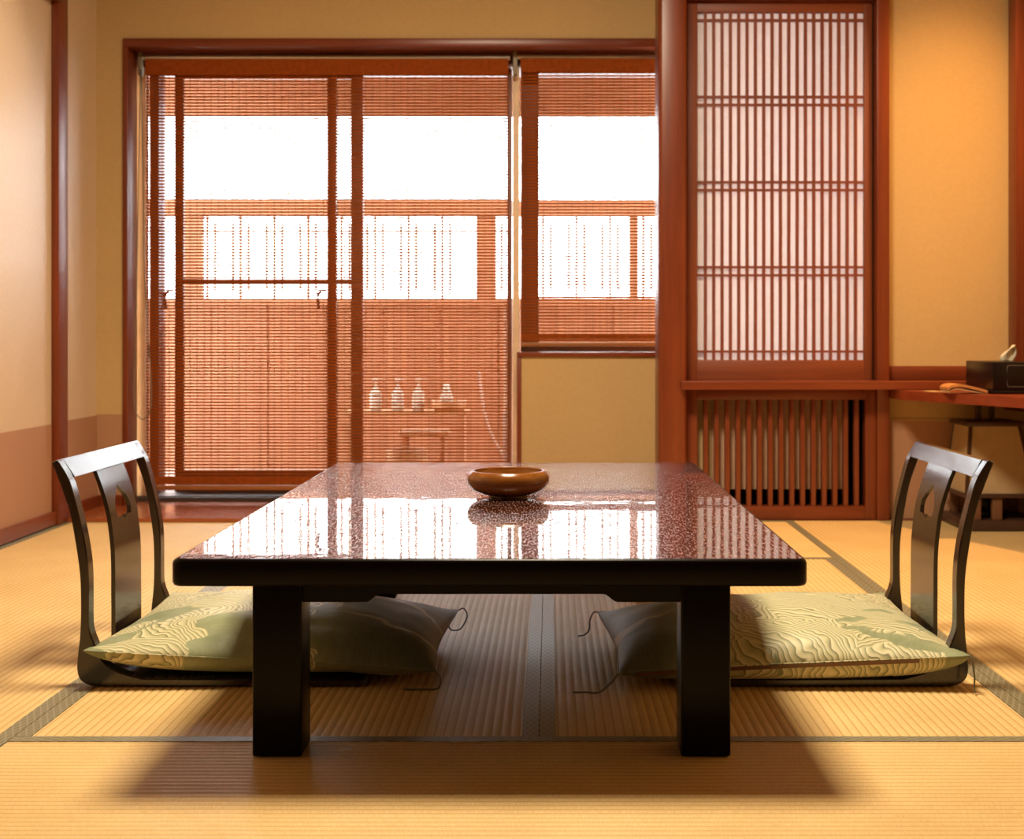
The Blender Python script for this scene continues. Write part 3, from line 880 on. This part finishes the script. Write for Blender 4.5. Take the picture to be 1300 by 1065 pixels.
# ================================================================== legless chairs
OUT = [(-0.944, .4257), (-0.928, .3854), (-0.911, .336), (-0.900, .282), (-0.8905, .215), (-0.8885, .1525), (-0.890, .10), (-0.894, .0615), (-0.8955, .034), (-0.890, .015), (-0.8746, .0045), (-0.855, .0016)]
INN = [(-0.9305, .427), (-0.9085, .388), (-0.890, .321), (-0.879, .267), (-0.8735, .215), (-0.873, .136), (-0.8716, .11), (-0.864, .087), (-0.846, .0496), (-0.818, .030), (-0.772, .0167)]
SPL = [(-0.9295, .427), (-0.9075, .388), (-0.8855, .321), (-0.8765, .267), (-0.8725, .215), (-0.872, .136), (-0.871, .11)]
XFR = -0.352
MIR = -0.1025
def chair(s, label):
    """s=+1: the left chair as measured; s=-1: mirrored on the table's centre line"""
    def mx(x): return x if s > 0 else MIR - x
    ya, yb = 2.468, 2.955
    ch = thing('legless_chair', label, 'chair', (mx(-0.62), (ya + yb) / 2, 0), 'dark legless chairs at the low table')
    out = [(p.x, p.y) for p in catmull([(a, b, 0) for a, b in OUT], 6)]
    inn = [(p.x, p.y) for p in catmull([(a, b, 0) for a, b in INN], 6)]
    spl = [(p.x, p.y) for p in catmull([(a, b, 0) for a, b in SPL], 6)]
    poly = out + [(XFR - 0.012, 0.0012), (XFR - 0.003, 0.003), (XFR, 0.008), (XFR - 0.003, 0.0135), (XFR - 0.012, 0.0145)] + list(reversed(inn)) 
    top = (( -0.944 - 0.928) / 2 + 0.0005, 0.4298)
    poly = poly + [top]
    sw = 0.030
    for y0 in (ya, yb - sw):
        bm = bmesh.new()
        fa, fb = add_prism(bm, [(mx(x), z) for x, z in poly], 'y', y0, y0 + sw)
        bmesh.ops.recalc_face_normals(bm, faces=bm.faces)
        es = list(set(fa.edges) | set(fb.edges))
        bmesh.ops.bevel(bm, geom=es, offset=0.0025, segments=2, profile=0.5, affect='EDGES', clamp_overlap=True)
        build('side_frame', bm, M['chair'], ch, True, angle=0.35)
    # centre line of the bent back, by arc length, for rail and splat
    nn = 61
    def at(lst, t):
        k = t * (len(lst) - 1); i = min(int(k), len(lst) - 2); f = k - i
        return (lst[i][0] + (lst[i + 1][0] - lst[i][0]) * f, lst[i][1] + (lst[i + 1][1] - lst[i][1]) * f)
    def fx(lst, z):                                   # x of a curve at height z
        for (xa_, za_), (xb_, zb_) in zip(lst, lst[1:]):
            if za_ >= z >= zb_ and za_ != zb_: return xa_ + (xb_ - xa_) * (za_ - z) / (za_ - zb_)
        return lst[0][0] if z > lst[0][1] else lst[-1][0]
    # top rail
    yi0, yi1 = ya + sw, yb - sw
    bm = bmesh.new()
    tl = 0.68 if s > 0 else 0.545
    ip = [(-0.9205 - tl * (z_ - 0.4118), z_) for z_ in (.4275, .4195, .4085, .396)]
    op = [(-0.9265, .390), (-0.934, .402), (-0.9395, .415), (-0.9435, .4255), (-0.9365, .4295)]
    add_prism(bm, [(mx(x), z) for x, z in ip + op], 'y', yi0, yi1)
    build('top_rail', bm, M['chair'], ch, True, angle=0.6)
    # splat with its pierced leaf, made flat in (t, z) and bent on to the back curve
    cy = (ya + yb) / 2
    hw = 0.083
    zb_, zt_ = 0.02, 0.396
    zh = 0.322                                         # middle of the piercing
    hole = [(0, 0.036), (0.012, 0.026), (0.032, 0.012), (0.045, -0.003), (0.0455, -0.016), (0.040, -0.028), (0.028, -0.0265), (0.013, -0.029), (0, -0.034)]
    bm = bmesh.new()
    for sg in (-1, 1):
        pts = [(0, zb_), (sg * hw, zb_), (sg * hw, zt_), (0, zt_)] + [(sg * a, zh + b) for a, b in hole]
        bm.faces.new([bm.verts.new((0, cy + a, b)) for a, b in pts])
    bmesh.ops.remove_doubles(bm, verts=bm.verts, dist=1e-5)
    bmesh.ops.triangulate(bm, faces=bm.faces)
    for k in range(1, 30):
        bmesh.ops.bisect_plane(bm, geom=bm.verts[:] + bm.edges[:] + bm.faces[:], plane_co=(0, 0, zb_ + (zt_ - zb_) * k / 30), plane_no=(0, 0, 1))
    r = bmesh.ops.extrude_face_region(bm, geom=bm.faces[:])
    new = {e for e in r['geom'] if isinstance(e, bmesh.types.BMVert)}
    for v in bm.verts:
        a = fx(spl, max(v.co.z, 0.125))
        x = a - 0.004 if v in new else a - 0.0125
        v.co.x = mx(x)
    build('splat', bm, M['chair'], ch, True, angle=0.6)
    # seat board
    x0, x1 = sorted((mx(-0.870), mx(XFR - 0.004)))
    box('seat_board', x0, x1, yi0, yi1, 0.004, 0.0138, M['chair'], ch, 0.002)
    return ch
chair(1, 'dark lacquered legless chair with pierced splat left of the low table')
chair(-1, 'dark lacquered legless chair with pierced splat right of the low table')

# ================================================================== floor cushions
def cushion(label, cn, top, seed, zip_side, cords, hang=False):
    """cn: corners (x,y,z) near-outer, near-inner, far-inner, far-outer; outer is the chair-back side"""
    c = Vector((sum(p[0] for p in cn) / 4, sum(p[1] for p in cn) / 4, 0))
    cu = thing('floor_cushion', label, 'cushion', (c.x, c.y, 0.0), 'green brocade floor cushions')
    P = [Vector(p) for p in cn]
    nu, nv = 64, 56
    x_chair = sorted((P[0].x, P[1].x))
    out_left = P[0].x < P[1].x
    def seam(u, v):
        a, b = (u + 1) / 2, (v + 1) / 2
        p = P[0] * (1 - a) * (1 - b) + P[1] * a * (1 - b) + P[2] * a * b + P[3] * (1 - a) * b
        k = 0.045
        cen = (P[0] + P[1] + P[2] + P[3]) / 4
        # edges drawn in between the pointed corners
        p.x += (cen.x - p.x) * k * (1 - v * v) * abs(u) ** 3
        p.y += (cen.y - p.y) * k * (1 - u * u) * abs(v) ** 3
        sag = (1 - u * u) * 0.5 + (1 - v * v) * 0.5
        p.z = p.z * (1 - 0.25 * sag) + 0.0478 * 0.25 * sag
        return p
    def thick(u, v):
        return (max(0, 1 - abs(u) ** 2.4) ** 0.62) * (max(0, 1 - abs(v) ** 2.4) ** 0.62)
    bm = bmesh.new()
    G = {}
    for side in (1, -1):
        for i in range(nu + 1):
            for j in range(nv + 1):
                # denser towards the edges
                u = math.sin((i / nu - 0.5) * PI); v = math.sin((j / nv - 0.5) * PI)
                edge = i in (0, nu) or j in (0, nv)
                if edge and side == -1:
                    G[(side, i, j)] = G[(1, i, j)]
                    continue
                p = seam(u, v)
                t = thick(u, v)
                wr_ = noise.noise(Vector((u * 2.6 + seed, v * 2.6, 3.1))) * 0.008 + noise.noise(Vector((u * 9 + seed, v * 9, 1.7))) * 0.0025 * (1 - t * 0.6)
                if side == 1:
                    z = p.z + (top - p.z) * t + wr_ * min(1, t * 2.2)
                else:
                    a = (u + 1) / 2
                    onchair = 0.0175
                    off = 0.0045
                    s_ = min(1, max(0, (a - 0.74) / 0.12))
                    zb = onchair * (1 - s_) + off * s_
                    if hang and p.y < 2.465: zb = 0.0045
                    z = p.z + (zb - p.z) * min(1, (t * 1.5) ** (0.5 if hang else 0.62))
                    z = max(z, zb)
                G[(side, i, j)] = bm.verts.new((p.x, p.y, z))
    for side in (1, -1):
        for i in range(nu):
            for j in range(nv):
                q = [G[(side, i, j)], G[(side, i + 1, j)], G[(side, i + 1, j + 1)], G[(side, i, j + 1)]]
                bm.faces.new(q).smooth = True
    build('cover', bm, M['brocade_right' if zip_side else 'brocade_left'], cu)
    # seam cord all round
    ring = [seam(-1 + 2 * k / 40, -1) for k in range(40)] + [seam(1, -1 + 2 * k / 40) for k in range(40)] + [seam(1 - 2 * k / 40, 1) for k in range(40)] + [seam(-1, 1 - 2 * k / 40) for k in range(41)]
    bm = bmesh.new()
    add_tube(bm, ring, 0.0016, 6)
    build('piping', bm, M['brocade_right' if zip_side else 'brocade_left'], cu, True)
    if zip_side:
        bm = bmesh.new()
        prev = None
        for k in range(33):
            p = seam(-0.72 + 1.62 * k / 32, -1)
            a = bm.verts.new((p.x, p.y - 0.0028, p.z - 0.0015)); b_ = bm.verts.new((p.x, p.y - 0.0005, p.z - 0.0085))
            a2 = bm.verts.new((p.x, p.y + 0.0022, p.z - 0.0015)); b2 = bm.verts.new((p.x, p.y + 0.0045, p.z - 0.0085))
            if prev:
                pa, pb, pa2, pb2 = prev
                bm.faces.new((pa, a, b_, pb)); bm.faces.new((pa2, pb2, b2, a2)); bm.faces.new((pa, pa2, a2, a)); bm.faces.new((pb, b_, b2, pb2))
            prev = (a, b_, a2, b2)
        build('zip', bm, M['zip'], cu)
    for pts in cords:
        bm = bmesh.new()
        add_tube(bm, catmull(pts, 6), 0.0017, 6)
        build('corner_cord', bm, M['cord'], cu, True)
    return cu
lc = [(-0.872, 2.440, 0.076), (-0.214, 2.455, 0.034), (-0.203, 2.890, 0.058), (-0.866, 2.995, 0.078)]
tipL = Vector(lc[2]); tipLn = Vector(lc[1])
cushion('green wave-patterned floor cushion on the left chair, under the table edge', lc, 0.121, 1.3, False, [
    [tipL, tipL + Vector((0.012, 0.0, 0.004)), tipL + Vector((0.020, -0.004, -0.012)), tipL + Vector((0.006, -0.012, -0.038)), tipL + Vector((-0.014, -0.016, -0.04)), tipL + Vector((-0.02, -0.02, -0.03))],
    [tipLn, tipLn + Vector((0.008, -0.003, -0.012)), tipLn + Vector((0.004, -0.006, -0.030)), (tipLn.x - 0.02, tipLn.y - 0.012, 0.003), (tipLn.x - 0.06, tipLn.y - 0.012, 0.003)]])
rc = [(0.783, 2.432, 0.068), (0.128, 2.440, 0.034), (0.106, 2.870, 0.058), (0.765, 2.995, 0.076)]
tR = Vector(rc[2]); tRn = Vector(rc[1]); tRo = Vector(rc[0])
cushion('green wave-patterned floor cushion on the right chair, with a zip along its near edge', rc, 0.119, 5.9, True, [
    [tR, tR + Vector((-0.010, -0.004, 0.0)), tR + Vector((-0.018, -0.008, -0.016)), tR + Vector((-0.020, -0.012, -0.036)), tR + Vector((-0.030, -0.016, -0.046)), tR + Vector((-0.045, -0.018, -0.048))],
    [tRn, (tRn.x - 0.015, tRn.y - 0.012, 0.018), (tRn.x - 0.038, tRn.y - 0.022, 0.004), (tRn.x - 0.062, tRn.y - 0.016, 0.003), (tRn.x - 0.085, tRn.y - 0.018, 0.003)],
    [tRo, tRo + Vector((0.003, -0.006, -0.008)), tRo + Vector((0.006, -0.010, -0.035)), tRo + Vector((0.005, -0.012, -0.055)), (tRo.x + 0.006, tRo.y - 0.016, 0.004)]], True)

# ================================================================== right-hand desk and what is on and under it
ZD = 0.4775
dk = thing('wall_desk', 'dark red-brown built-in desk with a slanting front edge in the right corner', 'desk', (1.5, 4.4, ZD - 0.033))
bm = bmesh.new()
front = [(1.237, 4.60), (1.355, 4.31), (1.47, 4.04), (1.60, 3.70), (1.70, 3.40), (XR - 0.001, 3.34)]
pts = [(1.2365, 4.737), (1.237, 4.60)] + [(p.x, p.y) for p in catmull([(a, b, 0) for a, b in front], 6)][1:] + [(XR - 0.001, 4.778), (1.2365, 4.778)]
fa, fb = add_prism(bm, pts, 'z', ZD - 0.033, ZD)
build('desk_top', bm, M['desk'], dk)
box('wall_cleat', 1.66, XR - 0.001, 3.7, 4.77, ZD - 0.075, ZD - 0.0335, M['desk'], dk)

tbox = thing('tissue_box', 'black lacquered tissue box with a tissue sticking out on the corner desk', 'tissue box', (1.53, 4.42, ZD))
ex0, ex1, ey0, ey1 = 1.458, 1.602, 4.29, 4.57
zb0 = ZD + 0.0005
box('base', ex0 - 0.003, ex1 + 0.003, ey0 - 0.004, ey1 + 0.003, zb0, zb0 + 0.012, M['black_box'], tbox, 0.003)
box('body', ex0, ex1, ey0, ey1, zb0 + 0.012, zb0 + 0.106, M['black_box'], tbox, 0.004)
bm = bmesh.new()
fr_o = rounded_rect(ex0 + 0.055, ex1 + 0.0, zb0 + 0.022, zb0 + 0.094, 0.008, 4)
ring = [(x, ey0 - 0.0006, z) for x, z in rounded_rect(ex0 + 0.047, ex1 - 0.010, zb0 + 0.024, zb0 + 0.094, 0.008, 5)]
add_tube(bm, ring + [ring[0], ring[1]], 0.0012, 6)
build('front_moulding', bm, plain('grey_moulding', (0.10, 0.09, 0.085), 0.35), tbox, True)
bm = bmesh.new()
tx, ty, tz = pxX(1279, 4.42), 4.42, zb0 + 0.1055
for s_ in (0, 1):
    rows = []
    for k in range(9):
        t = k / 8
        hw_ = 0.017 * (1 - t) ** 0.7 + 0.020 * math.sin(PI * t) * 0.6 + 0.002
        xc = tx - 0.003 + 0.026 * t ** 1.8
        row = []
        for j in range(7):
            u = j / 6 * 2 - 1
            row.append(bm.verts.new((xc + u * hw_, ty + s_ * 0.008 + 0.010 * math.sin(u * 3.2 + s_) * (0.4 + t), tz + 0.056 * t - 0.010 * u * u * t)))
        rows.append(row)
    for a, b in zip(rows, rows[1:]):
        for j in range(6): bm.faces.new((a[j], a[j + 1], b[j + 1], b[j])).smooth = True
o = build('tissue', bm, M['tissue'], tbox)
md = o.modifiers.new('thickness', 'SOLIDIFY'); md.thickness = 0.0006

fc = thing('folded_cloth', 'folded tan cloth with a pale edge lying on the desk before the tissue box', 'cloth', (pxX(1225, 4.35), 4.35, ZD))
def strip(name, prof, y0, y1, th, mat):
    bm = bmesh.new()
    c = catmull([(a, b, 0) for a, b in prof], 6)
    top = [(p.x, p.y) for p in c]
    bot = [(p.x, p.y - th) for p in c]
    add_prism(bm, top + list(reversed(bot)), 'y', y0, y1)
    build(name, bm, mat, fc, True, angle=0.7)
X0 = pxX(1201, 4.33)
strip('upper_fold', [(X0, ZD + 0.022), (X0 + 0.012, ZD + 0.030), (X0 + 0.040, ZD + 0.033), (X0 + 0.075, ZD + 0.026), (X0 + 0.112, ZD + 0.017), (X0 + 0.128, ZD + 0.012)], 4.30, 4.40, 0.009, M['leather'])
strip('lower_fold', [(X0 + 0.001, ZD + 0.009), (X0 + 0.014, ZD + 0.016), (X0 + 0.034, ZD + 0.018), (X0 + 0.070, ZD + 0.012), (X0 + 0.110, ZD + 0.006), (X0 + 0.13, ZD + 0.0045)], 4.305, 4.395, 0.0038, M['leather_pale'])
bm = bmesh.new()
add_box(bm, pxX(1177, 4.5), pxX(1193, 4.5), 4.46, 4.56, ZD + 0.0004, ZD + 0.0012)
tag(build('paper_slip', bm, M['slip']), 'small tan paper slip lying flat on the desk beside the ledge', 'paper')

# andon floor lamp under the desk
al = thing('paper_floor_lamp', 'unlit square paper lamp on a dark wooden base under the corner desk', 'lamp', (1.555, 4.595, 0))
bx0, bx1, by0, by1 = 1.422, 1.692, 4.462, 4.732
box('base', bx0, bx1, by0, by1, 0.0015, 0.038, M['black_wood'], al, 0.003)
sx0, sx1, sy0, sy1 = 1.432, 1.665, 4.478, 4.715          # bottom of the shade
ux0, ux1, uy0, uy1 = 1.452, 1.620, 4.500, 4.680          # top
zs0, zs1 = 0.128, 0.358
def panel(a, b, c, d, name='paper_panel'):
    bm = bmesh.new()
    vs = [Vector(p) for p in (a, b, c, d)]
    nrm = (vs[1] - vs[0]).cross(vs[3] - vs[0]).normalized() * 0.0008
    f1 = [bm.verts.new(v + nrm) for v in vs]; f2 = [bm.verts.new(v - nrm) for v in vs]
    bm.faces.new(f1); bm.faces.new(list(reversed(f2)))
    for k in range(4): bm.faces.new((f1[k], f2[k], f2[(k + 1) % 4], f1[(k + 1) % 4]))
    build(name, bm, M['lamp_paper'], al)
B = [(sx0, sy0, zs0), (sx1, sy0, zs0), (sx1, sy1, zs0), (sx0, sy1, zs0)]
U = [(ux0, uy0, zs1), (ux1, uy0, zs1), (ux1, uy1, zs1), (ux0, uy1, zs1)]
for k in range(4):
    panel(B[k], B[(k + 1) % 4], U[(k + 1) % 4], U[k])
for k in range(4):
    bm = bmesh.new()
    add_tube(bm, [B[k], U[k]], 0.0075, 4)
    build('corner_post', bm, M['black_wood'], al)
bm = bmesh.new()
add_box(bm, sx0 - 0.012, sx1 + 0.012, sy0 - 0.012, sy1 + 0.012, zs0 - 0.014, zs0, 0.002)
build('lower_frame', bm, M['black_wood'], al)
box('cap', ux0 - 0.014, ux1 + 0.014, uy0 - 0.014, uy1 + 0.014, zs1, zs1 + 0.016, M['black_wood'], al, 0.002)
bm = bmesh.new()
for x in (pxX(1245, 4.56), pxX(1262, 4.56)):
    add_box(bm, x - 0.008, x + 0.008, 4.575, 4.60, zs1 + 0.016, 0.432, 0.001)
add_box(bm, pxX(1245, 4.56) - 0.008, pxX(1262, 4.56) + 0.008, 4.575, 4.60, 0.424, 0.438, 0.001)
build('handle', bm, M['black_wood'], al)
for x in (1.447, 1.520, 1.655):
    for y in (4.474, 4.70):
        box('leg', x, x + 0.033, y, y + 0.02, 0.038, zs0 - 0.014, M['lamp_leg'], al, 0.001)
bm = bmesh.new()
add_lathe(bm, [(0, 0.0385), (0.05, 0.0385), (0.055, 0.05), (0.03, 0.06), (0.022, 0.075), (0.022, 0.11), (0, 0.11)], 1.55, 4.60, 0.0, 20)
build('bulb_holder', bm, M['black_box'], al, True)

# ================================================================== lamps of the room
cl = thing('ceiling_lamp', 'square paper-shaded ceiling lamp over the low table', 'lamp', CEIL_LAMP['loc'])
lx, ly, lz = CEIL_LAMP['loc']
hs = CEIL_LAMP['size'] / 2
boxes('frame', [(lx - hs - 0.02, lx + hs + 0.02, ly - hs - 0.02, ly - hs, lz, lz + 0.12), (lx - hs - 0.02, lx + hs + 0.02, ly + hs, ly + hs + 0.02, lz, lz + 0.12),
                (lx - hs - 0.02, lx - hs, ly - hs, ly + hs, lz, lz + 0.12), (lx + hs, lx + hs + 0.02, ly - hs, ly + hs, lz, lz + 0.12)], M['shoji_x'], cl)
box('diffuser', lx - hs, lx + hs, ly - hs, ly + hs, lz + 0.02, lz + 0.03, emit('lit_diffuser', (1.0, 0.86, 0.66), 2.0), cl)
box('canopy', lx - 0.06, lx + 0.06, ly - 0.06, ly + 0.06, lz + 0.12, ZC, M['shoji_x'], cl)
def light(kind, name, loc, power, color, parent):
    d = bpy.data.lights.new(name, kind)
    d.energy = power
    d.color = color
    o = bpy.data.objects.new(name, d)
    COL.objects.link(o)
    o.parent = parent
    o.location = Vector(loc) - WL[parent]
    return d, o
d, o = light('AREA', 'lamp_light', (lx, ly, lz + 0.012), CEIL_LAMP['power'], CEIL_LAMP['color'], cl)
d.shape = 'SQUARE'; d.size = CEIL_LAMP['size'] - 0.02
for spec, nm in ((LEFT_SPOT, 'left wall'), (RIGHT_SPOT, 'right corner')):
    x, y, z = spec['loc']
    dl = thing('downlight', 'small recessed ceiling downlight washing the ' + nm, 'lamp', spec['loc'])
    bm = bmesh.new()
    add_lathe(bm, [(0.045, 0), (0.055, 0), (0.055, ZC - z), (0.045, ZC - z), (0.045, 0)], x, y, z, 24)
    build('housing', bm, M['alu'], dl, True)
    d, o = light('SPOT', 'lamp_light', (x, y, z + 0.01), spec['power'], spec['color'], dl)
    d.spot_size = math.radians(spec['cone']); d.spot_blend = 0.95; d.shadow_soft_size = 0.04
